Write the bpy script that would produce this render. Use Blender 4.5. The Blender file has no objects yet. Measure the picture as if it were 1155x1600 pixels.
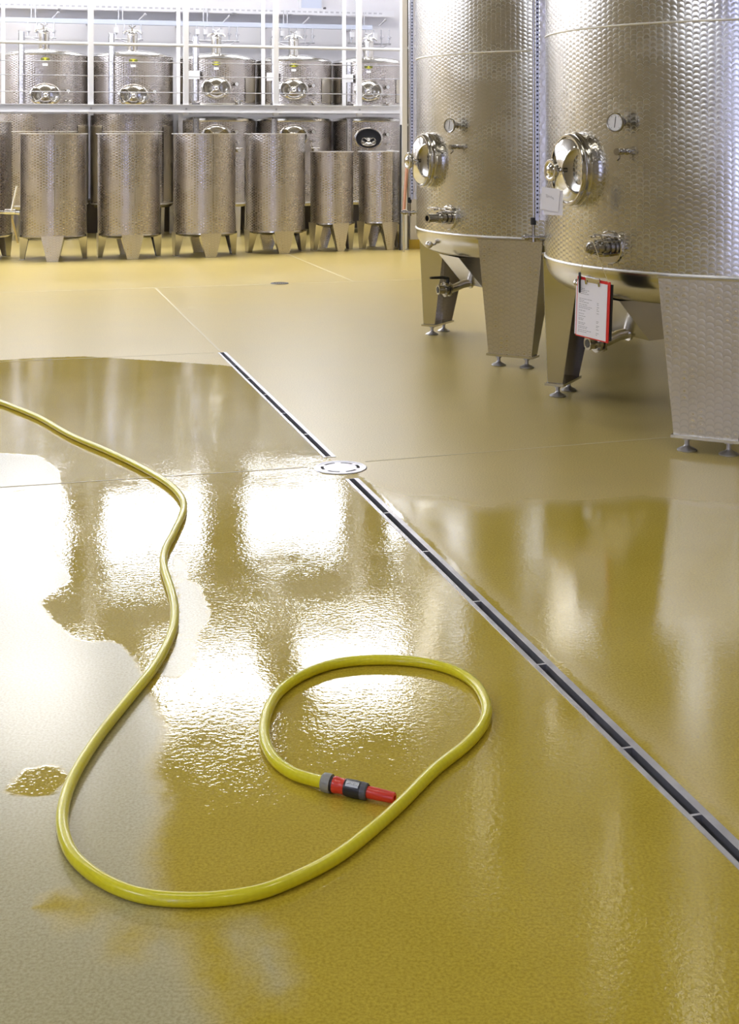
import bpy, bmesh, math, random
from mathutils import Vector, Matrix
random.seed(4)
S = bpy.context.scene
COL = S.collection
TH = math.atan(0.277); CT, ST = math.cos(TH), math.sin(TH)
HC = 1.5; FPX = 2100.0; CX = 577.5; HY = 209.0
# ---------------------------------------------------------------- camera
cd = bpy.data.cameras.new('camera'); cam = bpy.data.objects.new('camera', cd); COL.objects.link(cam)
cd.sensor_fit = 'VERTICAL'; cd.sensor_height = 36.0; cd.lens = FPX / 1600 * 36
cd.shift_y = -(800 - HY) / 1600; cd.clip_start = 0.05; cd.clip_end = 100
cam.location = (0, 0, HC); cam.rotation_euler = (math.pi / 2, 0, 0)
S.camera = cam
S.view_settings.view_transform = 'Standard'; S.view_settings.look = 'None'
S.view_settings.gamma = 1.0; S.view_settings.use_curve_mapping = False
S.view_settings.exposure = 0.68
# ---------------------------------------------------------------- light levels
PANEL_FRONT_FILL_L = 9.0   # panels over the camera side, the small ones added as fill
PANEL_L = 8.5        # ceiling light panels
WIN_SIDE_L = 8.0     # daylit windows in the left wall
WIN_FRONT_L = 9.0    # daylit window behind the camera
WIN_BACK_L = 11.0     # daylit window band high in the back wall
w = bpy.data.worlds.new('world'); S.world = w; w.use_nodes = True
w.node_tree.nodes['Background'].inputs[0].default_value = (0.8, 0.85, 1, 1)
w.node_tree.nodes['Background'].inputs[1].default_value = 0.1
S.cycles.use_denoising = True; S.cycles.max_bounces = 8; S.cycles.glossy_bounces = 5
S.cycles.diffuse_bounces = 4; S.cycles.sample_clamp_indirect = 6.0; S.cycles.blur_glossy = 0.3
S.cycles.caustics_reflective = False; S.cycles.caustics_refractive = False

# ---------------------------------------------------------------- geometry helpers
def P(u, v, z=0.0): return Vector((u * CT - v * ST, u * ST + v * CT, z))
def UV(p): return (p[0] * CT + p[1] * ST, -p[0] * ST + p[1] * CT)
def floor_pt(px, py, z=0.0):
    Y = FPX * (HC - z) / (py - HY); return Vector(((px - CX) / FPX * Y, Y, z))
def at_v(px, py, v):
    t = (px - CX) / FPX; Y = v / (CT - ST * t); return Vector((t * Y, Y, HC + (HY - py) / FPX * Y))
def at_y(px, py, Y): return Vector(((px - CX) / FPX * Y, Y, HC + (HY - py) / FPX * Y))
RZ = lambda a: Matrix.Rotation(a, 4, 'Z')
TR = lambda *a: Matrix.Translation(Vector(a[0] if len(a) == 1 else a))
def frame(o, x, z):
    """matrix with local X along x, local Z along z (orthogonalised), origin o"""
    z = Vector(z).normalized(); x = Vector(x); x = (x - z * x.dot(z)).normalized(); y = z.cross(x)
    m = Matrix((x, y, z)).transposed().to_4x4(); m.translation = Vector(o); return m
def axis_frame(p0, p1):
    d = (Vector(p1) - Vector(p0)).normalized()
    r = Vector((0, 0, 1)) if abs(d.z) < .9 else Vector((1, 0, 0))
    return frame(p0, r, d)

class MB:
    def __init__(s, M=None): s.v = []; s.f = []; s.uv = []; s.M = M or Matrix.Identity(4); s.mats = []; s.mi = 0
    def face(s, pts, uvs=None):
        n = len(s.v); s.v += [s.M @ Vector(p) for p in pts]
        s.f.append(tuple(range(n, n + len(pts)))); s.uv.append(uvs or [(0, 0)] * len(pts)); s.mats.append(s.mi)
    def box(s, a, b, M=None):
        M = M or Matrix.Identity(4)
        x0, y0, z0 = a; x1, y1, z1 = b
        c = [Vector(q) for q in ((x0,y0,z0),(x1,y0,z0),(x1,y1,z0),(x0,y1,z0),(x0,y0,z1),(x1,y0,z1),(x1,y1,z1),(x0,y1,z1))]
        n = len(s.v); s.v += [s.M @ (M @ q) for q in c]
        for q, ax in (((0,3,2,1),(0,1)),((4,5,6,7),(0,1)),((0,1,5,4),(0,2)),((2,3,7,6),(0,2)),((1,2,6,5),(1,2)),((3,0,4,7),(1,2))):
            s.f.append(tuple(n + i for i in q)); s.uv.append([(c[i][ax[0]], c[i][ax[1]]) for i in q]); s.mats.append(s.mi)
        return s
    def prism(s, poly, t0, t1, M=None):
        """polygon in local xy, extruded along local z from t0 to t1"""
        M = M or Matrix.Identity(4); k = len(poly); n = len(s.v)
        s.v += [s.M @ (M @ Vector((x, y, t0))) for x, y in poly] + [s.M @ (M @ Vector((x, y, t1))) for x, y in poly]
        s.f.append(tuple(n + i for i in range(k))[::-1]); s.uv.append([tuple(p) for p in poly][::-1]); s.mats.append(s.mi)
        s.f.append(tuple(n + k + i for i in range(k))); s.uv.append([tuple(p) for p in poly]); s.mats.append(s.mi)
        for i in range(k):
            j = (i + 1) % k; s.f.append((n + i, n + j, n + k + j, n + k + i))
            s.uv.append([poly[i], poly[j], (poly[j][0], poly[j][1] + t1 - t0), (poly[i][0], poly[i][1] + t1 - t0)]); s.mats.append(s.mi)
        return s
    def lathe(s, prof, n=48, M=None, sx=1.0, sy=1.0, a0=0.0, a1=2 * math.pi, closed=False):
        """profile [(r,z)] revolved about local z; sx, sy squash to an oval"""
        M = M or Matrix.Identity(4); full = abs(a1 - a0 - 2 * math.pi) < 1e-6
        cols = n if full else n + 1; base = len(s.v); k = len(prof); idx = {}
        L = [0.0]
        for i in range(1, k): L.append(L[-1] + math.hypot(prof[i][0] - prof[i-1][0], prof[i][1] - prof[i-1][1]))
        rm = max(p[0] for p in prof)
        for j, (r, z) in enumerate(prof):
            if r < 1e-6:
                s.v.append(s.M @ (M @ Vector((0, 0, z))))
                for i in range(cols): idx[i, j] = len(s.v) - 1
            else:
                for i in range(cols):
                    a = a0 + (a1 - a0) * i / n
                    s.v.append(s.M @ (M @ Vector((r * sx * math.cos(a), r * sy * math.sin(a), z)))); idx[i, j] = len(s.v) - 1
        rng = range(k) if closed else range(k - 1)
        for j in rng:
            j2 = (j + 1) % k
            for i in range(n):
                i2 = (i + 1) % cols if full else i + 1
                q = (idx[i, j], idx[i2, j], idx[i2, j2], idx[i, j2])
                ua, ub = rm * (a0 + (a1 - a0) * i / n), rm * (a0 + (a1 - a0) * (i + 1) / n)
                vv = (prof[j][1], prof[j2][1]) if abs(prof[j][1] - prof[j2][1]) > 1e-4 else (L[j], L[j2])
                uq = [(ua, vv[0]), (ub, vv[0]), (ub, vv[1]), (ua, vv[1])]
                f, fu = [], []
                for a_, b_ in zip(q, uq):
                    if a_ not in f: f.append(a_); fu.append(b_)
                if len(f) > 2: s.f.append(tuple(f)); s.uv.append(fu); s.mats.append(s.mi)
        return s
    def cyl(s, p0, p1, r0, r1=None, n=14, cap=True):
        r1 = r0 if r1 is None else r1; L = (Vector(p1) - Vector(p0)).length
        pr = [(r0, 0), (r1, L)]
        if cap: pr = [(0, 0)] + pr + [(0, L)]
        return s.lathe(pr, n, axis_frame(p0, p1))
    def stack(s, p0, p1, prof, n=16):
        """prof = [(t along, radius)] in metres from p0 towards p1, capped"""
        return s.lathe([(0, prof[0][0])] + [(r, t) for t, r in prof] + [(0, prof[-1][0])], n, axis_frame(p0, p1))
    def tube(s, pts, r, n=10, closed=False, up=(0, 0, 1)):
        pts = [Vector(p) for p in pts]; k = len(pts); base = len(s.v); prev = None; dist = 0; D = []
        for i, p in enumerate(pts):
            a = pts[(i - 1) % k] if (closed or i > 0) else p; b = pts[(i + 1) % k] if (closed or i < k - 1) else p
            d = (b - a).normalized(); x = prev if prev is not None else Vector(up)
            x = x - d * x.dot(d)
            if x.length < 1e-4: x = d.orthogonal()
            x.normalize(); prev = x; y = d.cross(x); rr = r[i] if isinstance(r, (list, tuple)) else r
            for j in range(n):
                q = 2 * math.pi * j / n; s.v.append(s.M @ (p + x * (rr * math.cos(q)) + y * (rr * math.sin(q))))
            if i: dist += (p - pts[i - 1]).length
            D.append(dist)
        for i in range(k if closed else k - 1):
            i2 = (i + 1) % k
            for j in range(n):
                j2 = (j + 1) % n
                s.f.append((base + i * n + j, base + i * n + j2, base + i2 * n + j2, base + i2 * n + j)); s.mats.append(s.mi)
                s.uv.append([(j / n, D[i]), ((j + 1) / n, D[i]), ((j + 1) / n, D[i2]), (j / n, D[i2])])
        if not closed:
            for e, rev in ((0, True), (k - 1, False)):
                q = [base + e * n + j for j in range(n)]
                s.f.append(tuple(q[::-1] if rev else q)); s.uv.append([(0, D[e])] * n); s.mats.append(s.mi)
        return s
    def grid(s, fn, nu, nv, uvs=(1, 1)):
        base = len(s.v)
        for j in range(nv + 1):
            for i in range(nu + 1): s.v.append(s.M @ Vector(fn(i / nu, j / nv)))
        for j in range(nv):
            for i in range(nu):
                a = base + j * (nu + 1) + i; s.f.append((a, a + 1, a + nu + 2, a + nu + 1)); s.mats.append(s.mi)
                s.uv.append([(i / nu * uvs[0], j / nv * uvs[1]), ((i + 1) / nu * uvs[0], j / nv * uvs[1]),
                             ((i + 1) / nu * uvs[0], (j + 1) / nv * uvs[1]), (i / nu * uvs[0], (j + 1) / nv * uvs[1])])
        return s
    def build(s, name, mat, parent=None, sharp=35):
        me = bpy.data.meshes.new(name); me.from_pydata([tuple(v) for v in s.v], [], s.f)
        ul = me.uv_layers.new(name='UVMap'); i = 0; flat = []
        for u in s.uv:
            for a in u: flat += [a[0], a[1]]
        ul.data.foreach_set('uv', flat)
        mats = mat if isinstance(mat, (list, tuple)) else [mat]
        for m in mats: me.materials.append(m)
        if len(mats) > 1: me.polygons.foreach_set('material_index', s.mats)
        bm = bmesh.new(); bm.from_mesh(me)
        bmesh.ops.recalc_face_normals(bm, faces=bm.faces)
        for f in bm.faces: f.smooth = True
        for e in bm.edges:
            e.smooth = e.calc_face_angle(0) < math.radians(sharp)
        bm.to_mesh(me); bm.free(); me.update()
        o = bpy.data.objects.new(name, me); COL.objects.link(o)
        if parent: o.parent = parent
        return o
def tag(o, label=None, cat=None, group=None, kind=None):
    for k, v in (('label', label), ('category', cat), ('group', group), ('kind', kind)):
        if v: o[k] = v
    return o
def empty(name, loc=(0, 0, 0), rz=0, **kw):
    o = bpy.data.objects.new(name, None); COL.objects.link(o); o.location = loc; o.rotation_euler = (0, 0, rz)
    o.empty_display_size = .1; return tag(o, **kw)
def copy_tree(o, parent=None):
    c = o.copy(); COL.objects.link(c); c.parent = parent
    for ch in list(o.children): copy_tree(ch, c)
    return c

# ---------------------------------------------------------------- materials
def mat(name, col=(.8, .8, .8), rough=.5, metal=0.0, emit=None, est=1.0, **kw):
    m = bpy.data.materials.new(name); m.use_nodes = True; b = m.node_tree.nodes['Principled BSDF']
    b.inputs['Base Color'].default_value = (*col, 1); b.inputs['Roughness'].default_value = rough; b.inputs['Metallic'].default_value = metal
    if emit: b.inputs['Emission Color'].default_value = (*emit, 1); b.inputs['Emission Strength'].default_value = est
    for k, v in kw.items(): b.inputs[k].default_value = v
    return m
class N:
    def __init__(s, m): s.t = m.node_tree; s.b = s.t.nodes['Principled BSDF']
    def new(s, ty, **kw):
        n = s.t.nodes.new(ty)
        for k, v in kw.items(): setattr(n, k, v)
        return n
    def put(s, sock, v):
        if isinstance(v, (int, float)): sock.default_value = v
        elif isinstance(v, tuple): sock.default_value = v
        else: s.t.links.new(v, sock)
    def math(s, op, a, b=None, c=None):
        n = s.new('ShaderNodeMath', operation=op); s.put(n.inputs[0], a)
        if b is not None: s.put(n.inputs[1], b)
        if c is not None: s.put(n.inputs[2], c)
        return n.outputs[0]
    def noise(s, scale, vec=None, detail=3, rough=.5):
        n = s.new('ShaderNodeTexNoise'); n.inputs['Scale'].default_value = scale; n.inputs['Detail'].default_value = detail
        n.inputs['Roughness'].default_value = rough
        if vec is not None: s.t.links.new(vec, n.inputs['Vector'])
        return n.outputs['Fac']
    def ramp(s, fac, stops):
        n = s.new('ShaderNodeValToRGB'); s.put(n.inputs[0], fac)
        while len(n.color_ramp.elements) < len(stops): n.color_ramp.elements.new(.5)
        for e, (p, c) in zip(n.color_ramp.elements, stops): e.position = p; e.color = (*c, 1) if len(c) == 3 else c
        return n.outputs[0]
    def maprange(s, v, a, b, c, d, smooth=False):
        n = s.new('ShaderNodeMapRange'); n.interpolation_type = 'SMOOTHSTEP' if smooth else 'LINEAR'
        for i, q in enumerate((v, a, b, c, d)): s.put(n.inputs[i], q)
        return n.outputs[0]
    def mix(s, f, a, b):
        n = s.new('ShaderNodeMix', data_type='RGBA'); s.put(n.inputs[0], f); s.put(n.inputs[6], a); s.put(n.inputs[7], b); return n.outputs[2]
    def bump(s, h, strength, dist, normal=None):
        n = s.new('ShaderNodeBump'); s.put(n.inputs['Height'], h); n.inputs['Strength'].default_value = strength
        n.inputs['Distance'].default_value = dist
        if normal is not None: s.t.links.new(normal, n.inputs['Normal'])
        return n.outputs[0]

def stamped(name, col, rough, cell=.034, row=.026, dist=.0011, strength=.8, tone=.90):
    """stainless sheet with staggered circular burnish marks, one shallow dish each"""
    m = mat(name, col, rough, 1.0); n = N(m)
    uv = n.new('ShaderNodeUVMap'); sp = n.new('ShaderNodeSeparateXYZ'); n.t.links.new(uv.outputs[0], sp.inputs[0])
    cx_ = n.math('DIVIDE', sp.outputs[0], cell); ci = n.math('FLOOR', cx_)
    fx = n.math('MULTIPLY', n.math('SUBTRACT', n.math('FRACT', cx_), .5), 2.0)
    y = n.math('ADD', n.math('DIVIDE', sp.outputs[1], row), n.math('MULTIPLY', n.math('FLOORED_MODULO', ci, 2.0), .5))
    arc = n.math('SQRT', n.math('MAXIMUM', n.math('SUBTRACT', 1.15, n.math('MULTIPLY', fx, fx)), 0.0))
    f = n.math('FRACT', n.math('SUBTRACT', y, n.math('MULTIPLY', arc, .62)))
    g = n.math('SUBTRACT', n.math('MULTIPLY', f, 2.0), 1.0)
    h = n.math('MULTIPLY', n.math('SUBTRACT', 1.0, n.math('MULTIPLY', g, g)), n.math('SUBTRACT', 1.0, n.math('MULTIPLY', n.math('MULTIPLY', fx, fx), .6)))
    nz = n.noise(3.0, uv.outputs[0], 2)
    n.put(n.b.inputs['Normal'], n.bump(h, strength, dist))
    r = n.math('ADD', n.math('MULTIPLY', n.math('SUBTRACT', 1.0, h), .10), n.maprange(nz, .3, .7, rough - .04, rough + .06))
    n.put(n.b.inputs['Roughness'], r)
    lo = tuple(c * tone for c in col) + (1,); hi = tuple(min(1, c * 1.05) for c in col) + (1,)
    n.put(n.b.inputs['Base Color'], n.mix(n.maprange(h, .0, .55, 0, 1), lo, hi))
    return m
M_STAMP = stamped('stamped_steel', (.50, .465, .44), .24, .038, .034, .0014, 1.0)
M_STAMP_BIG = stamped('stamped_steel_coarse', (.57, .545, .48), .19, .036, .026, .0008, .7, .94)
M_STAMP_LEG = stamped('stamped_steel_leg', (.60, .56, .48), .28, .040, .030, .0007, .7, .88)
M_POL = mat('polished_steel', (.68, .66, .62), .12, 1.0)
M_FIT = mat('machined_steel', (.40, .38, .34), .20, 1.0)
M_WELD = mat('weld_bead', (.85, .84, .82), .45, .7)
M_SATIN = mat('satin_steel', (.62, .60, .56), .26, 1.0)
n = N(M_SATIN); tc = n.new('ShaderNodeTexCoord'); mp = n.new('ShaderNodeMapping'); n.t.links.new(tc.outputs['Object'], mp.inputs[0])
mp.inputs['Scale'].default_value = (3, 3, 60); n.put(n.b.inputs['Roughness'], n.maprange(n.noise(6, mp.outputs[0]), .3, .7, .18, .24))
M_GALV = mat('galvanised_steel', (.72, .72, .76), .38, .85)
n = N(M_GALV); tc = n.new('ShaderNodeTexCoord')
n.put(n.b.inputs['Base Color'], n.ramp(n.noise(14, tc.outputs['Object'], 4), [(.3, (.48, .48, .52)), (.7, (.64, .64, .68))]))
M_DARKSTEEL = mat('dark_steel', (.16, .15, .15), .4, .8)
M_BLACK = mat('black_plastic', (.018, .018, .02), .38)
M_RUBBER = mat('black_rubber', (.025, .022, .022), .7)
M_VOID = mat('dark_slot_shade', (.012, .011, .010), .9)  # near-black paints the shade down inside the drain slots
M_WHITE = mat('white_enamel', (.86, .86, .88), .35)
M_PAPER = mat('white_paper', (.92, .91, .98), .8)
M_INK = mat('grey_ink', (.33, .32, .36), .8)
M_RED = mat('red_plastic', (.72, .045, .02), .32)
M_REDBOARD = mat('red_board', (.72, .03, .03), .4)
M_GREYPL = mat('grey_plastic', (.30, .30, .27), .45)
M_DGREYPL = mat('dark_grey_plastic', (.10, .10, .11), .42)
M_SILVER = mat('silver_label', (.62, .64, .66), .3, .3)
M_STRING = mat('twine', (.70, .60, .36), .9)
M_BLUE = mat('blue_grey_paint', (.62, .67, .80), .45)
M_COPPER = mat('copper_pipe', (.62, .33, .22), .4, .6)
M_WOOD = mat('pale_wood', (.62, .50, .26), .6)
M_YEL = mat('emblem_yellow', (.60, .58, .05), .5)
M_OLIVE = mat('emblem_olive', (.14, .15, .03), .5)
M_TRAY = mat('white_tray', (.80, .80, .84), .4)
M_HOSE = mat('yellow_hose', (.76, .68, .015), .32)
n = N(M_HOSE); uv = n.new('ShaderNodeUVMap'); sp = n.new('ShaderNodeSeparateXYZ'); n.t.links.new(uv.outputs[0], sp.inputs[0])
tc = n.new('ShaderNodeTexCoord')
band = n.math('SINE', n.math('MULTIPLY', sp.outputs[1], 2 * math.pi / .016))
n.put(n.b.inputs['Base Color'], n.mix(n.maprange(n.math('ADD', n.math('MULTIPLY', band, .06), n.noise(5, tc.outputs['Object'])), .35, .75, 0, 1), (.80, .73, .020, 1), (.72, .64, .012, 1)))
n.put(n.b.inputs['Normal'], n.bump(band, .12, .0004)); n.put(n.b.inputs['Coat Weight'], .25)
M_WALL = mat('white_wall_paint', (.80, .79, .82), .7)
n = N(M_WALL); tc = n.new('ShaderNodeTexCoord')
n.put(n.b.inputs['Base Color'], n.ramp(n.noise(1.3, tc.outputs['Object'], 4), [(.3, (.78, .77, .80)), (.7, (.83, .82, .85))]))
n.put(n.b.inputs['Normal'], n.bump(n.noise(60, tc.outputs['Object'], 3), .15, .002))
M_RECESS = mat('dark_recess_shade', (.20, .18, .18), .75)
M_DIMBAND = mat('reflection_dimming_band', (.30, .26, .19), .8)
M_WALLSIDE = mat('beige_wall_paint', (.50, .45, .36), .75)
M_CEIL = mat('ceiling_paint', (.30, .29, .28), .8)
M_COVE = mat('yellow_cove', (.62, .45, .06), .3)
M_JOINT = mat('joint_sealant', (.70, .62, .40), .5)
M_PANEL = mat('light_panel', (.9, .9, .9), .5, emit=(1.0, .98, .97), est=PANEL_L)
M_PANELF = mat('front_light_and_fill', (.9, .9, .9), .5, emit=(1.0, .98, .94), est=PANEL_FRONT_FILL_L)
M_WINS = mat('window_daylight', (.9, .9, .9), .5, emit=(.74, .80, 1.0), est=WIN_SIDE_L)
M_WINF = mat('window_daylight_front', (.9, .9, .9), .5, emit=(.48, .55, 1.0), est=WIN_FRONT_L)
M_WINB = mat('window_daylight_back', (.9, .9, .9), .5, emit=(.92, .94, 1.0), est=WIN_BACK_L)

# ---- floor: ochre resin; the vertex attribute "wet" is a signed distance (m) to the outline of the hosed-down area
M_FLOOR = mat('ochre_resin_floor', (.5, .38, .08), .4); n = N(M_FLOOR)
tc = n.new('ShaderNodeTexCoord'); at = n.new('ShaderNodeAttribute', attribute_name='wet'); OB = tc.outputs['Object']
big = n.noise(2.2, OB, 5, .6); mid = n.noise(22, OB, 4, .6); fine = n.noise(150, OB, 2, .6)
at2 = n.new('ShaderNodeAttribute', attribute_name='film')
jit = n.math('MULTIPLY', n.math('SUBTRACT', mid, .5), .05)
so = n.new('ShaderNodeSeparateXYZ'); n.t.links.new(OB, so.inputs[0])
blur = n.math('ADD', .008, n.math('MULTIPLY', n.maprange(so.outputs[1], 2.9, 3.75, .045, 0), n.maprange(so.outputs[0], -.66, -.60, 0, 1)))
wet = n.maprange(n.math('ADD', at.outputs['Fac'], n.math('MULTIPLY', jit, n.math('ADD', 1.0, n.math('MULTIPLY', blur, 8.0)))), n.math('MULTIPLY', blur, -1.0), blur, 0, 1, True)
at3 = n.new('ShaderNodeAttribute', attribute_name='soft')
soft = n.maprange(n.math('ADD', at3.outputs['Fac'], n.math('MULTIPLY', n.math('SUBTRACT', big, .5), .5)), -.25, .25, 0, .85, True)
wet = n.math('MAXIMUM', wet, n.math('MULTIPLY', soft, n.maprange(at3.outputs['Fac'], -.02, .12, 0, 1)))
film = n.maprange(n.math('ADD', at2.outputs['Fac'], jit), n.math('MULTIPLY', blur, -1.5), n.math('MULTIPLY', blur, 1.5), 0, 1, True)
grain = n.ramp(fine, [(.32, (.80, .78, .70)), (.52, (1, 1, 1)), (.70, (1.14, 1.14, 1.25))])
def mul(a, b):
    q = n.new('ShaderNodeMix', data_type='RGBA', blend_type='MULTIPLY'); q.inputs[0].default_value = 1
    n.put(q.inputs[6], a); n.put(q.inputs[7], b); return q.outputs[2]
base_c = n.ramp(big, [(.3, (.520, .392, .038)), (.7, (.575, .438, .050))])
dry_c = n.mix(film, n.mix(.30, base_c, (.86, .72, .46, 1)), (.48, .43, .22, 1))
n.put(n.b.inputs['Base Color'], mul(n.mix(wet, dry_c, base_c), grain))
dry_r = n.math('ADD', n.maprange(big, .3, .7, .30, .325), n.math('MULTIPLY', film, -.10))
wet_r = n.maprange(mid, .3, .7, .03, .05)
mr = n.new('ShaderNodeMix', data_type='FLOAT'); n.put(mr.inputs[0], wet); n.put(mr.inputs[2], dry_r); n.put(mr.inputs[3], wet_r)
n.put(n.b.inputs['Roughness'], mr.outputs[0])
n.put(n.b.inputs['Specular IOR Level'], n.maprange(wet, 0, 1, .85, .6))
rip = n.math('ADD', n.noise(72, OB, 2, .55), n.math('MULTIPLY', n.noise(14, OB, 2, .5), .35))
amp = n.maprange(big, .38, .62, .7, 2.0)
bw = n.math('MULTIPLY', n.math('MULTIPLY', rip, wet), amp)
n.put(n.b.inputs['Normal'], n.bump(n.math('ADD', bw, n.math('MULTIPLY', fine, .05)), .30, .0009))

# ---------------------------------------------------------------- setting
U0, U1, V0, V1, ZC = -5.0, 5.7, -4.0, 21.2, 5.5
DU, DH = 1.482, .0125            # drain centre line, slot half width
POLYS = {
 'wet': [(-200,556),(0,563),(60,559),(130,557),(200,561),(280,566),(350,571),(368,574),(420,626),(470,676),(512,716),(560,742),(575,752),(640,772),(700,772),(760,792),(820,776),(900,780),(1000,772),(1200,790),(1400,900),(1900,1800),(-700,1800),(-700,1000)],
 'dryl': [(-400,700),(0,708),(60,712),(92,735),(100,790),(80,845),(98,880),(112,905),(62,938),(85,972),(118,1000),(185,1003),(212,1030),(236,1085),(262,1140),(240,1200),(262,1260),(240,1330),(256,1400),(300,1490),(330,1560),(372,1640),(420,1800),(-700,1800)],
 'glint': [(46,1408),(70,1396),(110,1402),(138,1408),(150,1420),(128,1432),(112,1440),(96,1424),(60,1420)],
 'spot': [(188,1478),(204,1474),(214,1484),(202,1492),(190,1488)],
 'drop': [(20,766),(34,762),(44,768),(36,774),(24,773)],
 'bead': [(186,1452),(210,1448),(232,1456),(206,1461)],
 'patch': [(6,1240),(22,1218),(50,1196),(85,1195),(104,1204),(100,1232),(88,1242),(40,1244)],
 'dryp': [(270,868),(290,868),(294,905),(312,915),(328,955),(326,975),(310,985),(308,1020),(296,1050),(268,1061),(240,1057),(262,1030),(278,990),(280,940),(270,900)],
 'dryb': [(345,1438),(395,1432),(440,1478),(458,1530),(452,1562),(420,1556),(398,1530),(362,1480)],
}
for k in POLYS: POLYS[k] = [tuple(floor_pt(*p)[:2]) for p in POLYS[k]]
def sdf(p, poly):
    x, y = p; d = 1e9; ins = False; j = len(poly) - 1
    for i in range(len(poly)):
        ax, ay = poly[i]; bx, by = poly[j]
        ex, ey = bx - ax, by - ay; wx, wy = x - ax, y - ay
        t = max(0, min(1, (wx * ex + wy * ey) / (ex * ex + ey * ey + 1e-12)))
        dx, dy = wx - ex * t, wy - ey * t; q = dx * dx + dy * dy
        if q < d: d = q
        if (ay > y) != (by > y) and x < (bx - ax) * (y - ay) / (by - ay) + ax: ins = not ins
        j = i
    d = math.sqrt(d); return d if ins else -d
def wetness(p):
    s = min(sdf(p, POLYS['wet']), DU + .06 - UV(p)[0])
    if s < -.6: return -.6
    a = max(-sdf(p, POLYS['dryl']), *(sdf(p, POLYS[k]) for k in ('patch', 'glint', 'spot', 'drop', 'bead')))
    return max(-.6, min(.6, min(s, a, -sdf(p, POLYS['dryp']), -sdf(p, POLYS['dryb']))))
def softness(p): return max(-.6, min(.6, min(sdf(p, POLYS['wet']), UV(p)[0] - DU)))
def filmness(p):
    a = min(sdf(p, POLYS['dryl']), *(-sdf(p, POLYS[k]) for k in ('patch', 'glint', 'spot', 'drop', 'bead')))
    return max(-.6, min(.6, max(a, sdf(p, POLYS['dryp']), sdf(p, POLYS['dryb']))))
def lin(a, b, st):
    k = max(1, round((b - a) / st)); return [a + (b - a) * i / k for i in range(k + 1)]
us = lin(U0, -1.2, .5) + lin(-1.2, DU - DH, .045)[1:] + lin(DU + DH, 4.4, .06) + lin(4.4, U1 + 1.6, .5)[1:]
vs = lin(V0, 1.2, .6) + lin(1.2, 5.65, .045)[1:] + lin(5.65, 9.15, .06)[1:] + lin(9.15, 10.2, .08)[1:] + lin(10.2, V1, .6)[1:]
i_slot = min(range(len(us)), key=lambda i: abs(us[i] - (DU - DH)))
fv = [P(u, v, 0) for v in vs for u in us]; nu = len(us); ff = []
for j in range(len(vs) - 1):
    for i in range(nu - 1):
        vm = (vs[j] + vs[j+1]) / 2
        if i == i_slot and (vm < 5.65 or 6.05 < vm < 9.15): continue
        ff.append((j*nu+i, j*nu+i+1, (j+1)*nu+i+1, (j+1)*nu+i))
me = bpy.data.meshes.new('floor'); me.from_pydata([tuple(p) for p in fv], [], ff)
att = me.attributes.new('wet', 'FLOAT', 'POINT'); att.data.foreach_set('value', [wetness((p.x, p.y)) for p in fv])
att = me.attributes.new('film', 'FLOAT', 'POINT'); att.data.foreach_set('value', [filmness((p.x, p.y)) for p in fv])
att = me.attributes.new('soft', 'FLOAT', 'POINT'); att.data.foreach_set('value', [softness((p.x, p.y)) for p in fv])
me.materials.append(M_FLOOR); fl = bpy.data.objects.new('floor', me); COL.objects.link(fl); tag(fl, kind='structure')
def joint(a, b, wd=.005):
    a = Vector(a); b = Vector(b); d = (b - a).normalized(); s_ = Vector((-d.y, d.x, 0)) * wd
    m = MB(); lo, hi = -.002, .0012
    m.prism([(0, -wd), ((b-a).length, -wd), ((b-a).length, wd), (0, wd)], lo, hi, frame(a, d, (0, 0, 1))); m.build('joint', M_JOINT, fl)
joint(P(-5, 13.15), P(5.6, 13.2), .012); joint(P(DU, 9.2), P(DU, 13.15), .008); joint(P(-5, 5.96), P(DU - .14, 5.90), .004)
joint(P(DU + .14, 5.93), P(5.6, 6.12), .004); joint(P(3.49, 13.2), P(3.49, 16.5), .008); joint(P(-1.5, 9.16), P(DU - .05, 9.16), .003)

RU = math.degrees(TH)
def slab(name, a, b, m, kind='structure'):
    o = MB(RZ(TH)).box(a, b).build(name, m); return tag(o, kind=kind)
wb = slab('wall_back', (U0 - .2, V1, -.3), (U1 + 1.8, V1 + .2, ZC), M_WALL)
slab('dark_band_added', (U0, V1 - .03, 3.95), (U1 + 1.6, V1, ZC), M_DIMBAND)  # added unseen dark band, dims the wall's reflection in the wet floor
slab('wall_left', (U0 - .2, V0, -.3), (U0, V1, ZC), M_WALLSIDE)
slab('wall_right', (U1, V0, -.3), (U1 + .2, 16.75, ZC), M_WALLSIDE)
slab('wall_pier', (5.19, 16.75, .12), (U1 + 1.8, 17.0, ZC), M_WALL)
slab('wall_alcove', (U1 + 1.6, 17.0, -.3), (U1 + 1.8, V1, ZC), M_WALL)
slab('wall_front', (U0 - .2, V0 - .2, -.3), (U1 + .2, V0, ZC), M_WALLSIDE)
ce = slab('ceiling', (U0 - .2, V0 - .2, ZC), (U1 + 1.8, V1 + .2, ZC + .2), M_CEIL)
slab('baseboard_pier', (5.17, 16.73, 0), (5.62, 17.0, .12), M_COVE)
slab('recess_shade_back', (U0, V1 - .5, 0), (U1 + 1.6, V1, .50), M_RECESS)  # dark block paints the shade of the recess behind the back tanks
m = MB(RZ(TH)); m.box((5.188, 16.742, 2.42), (5.6, 16.752, 2.435)).build('trim_1', M_COVE)['kind'] = 'structure'
m = MB(RZ(TH)); m.box((5.188, 16.742, .74), (5.6, 16.752, .75)).build('trim_2', M_COVE)['kind'] = 'structure'
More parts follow.
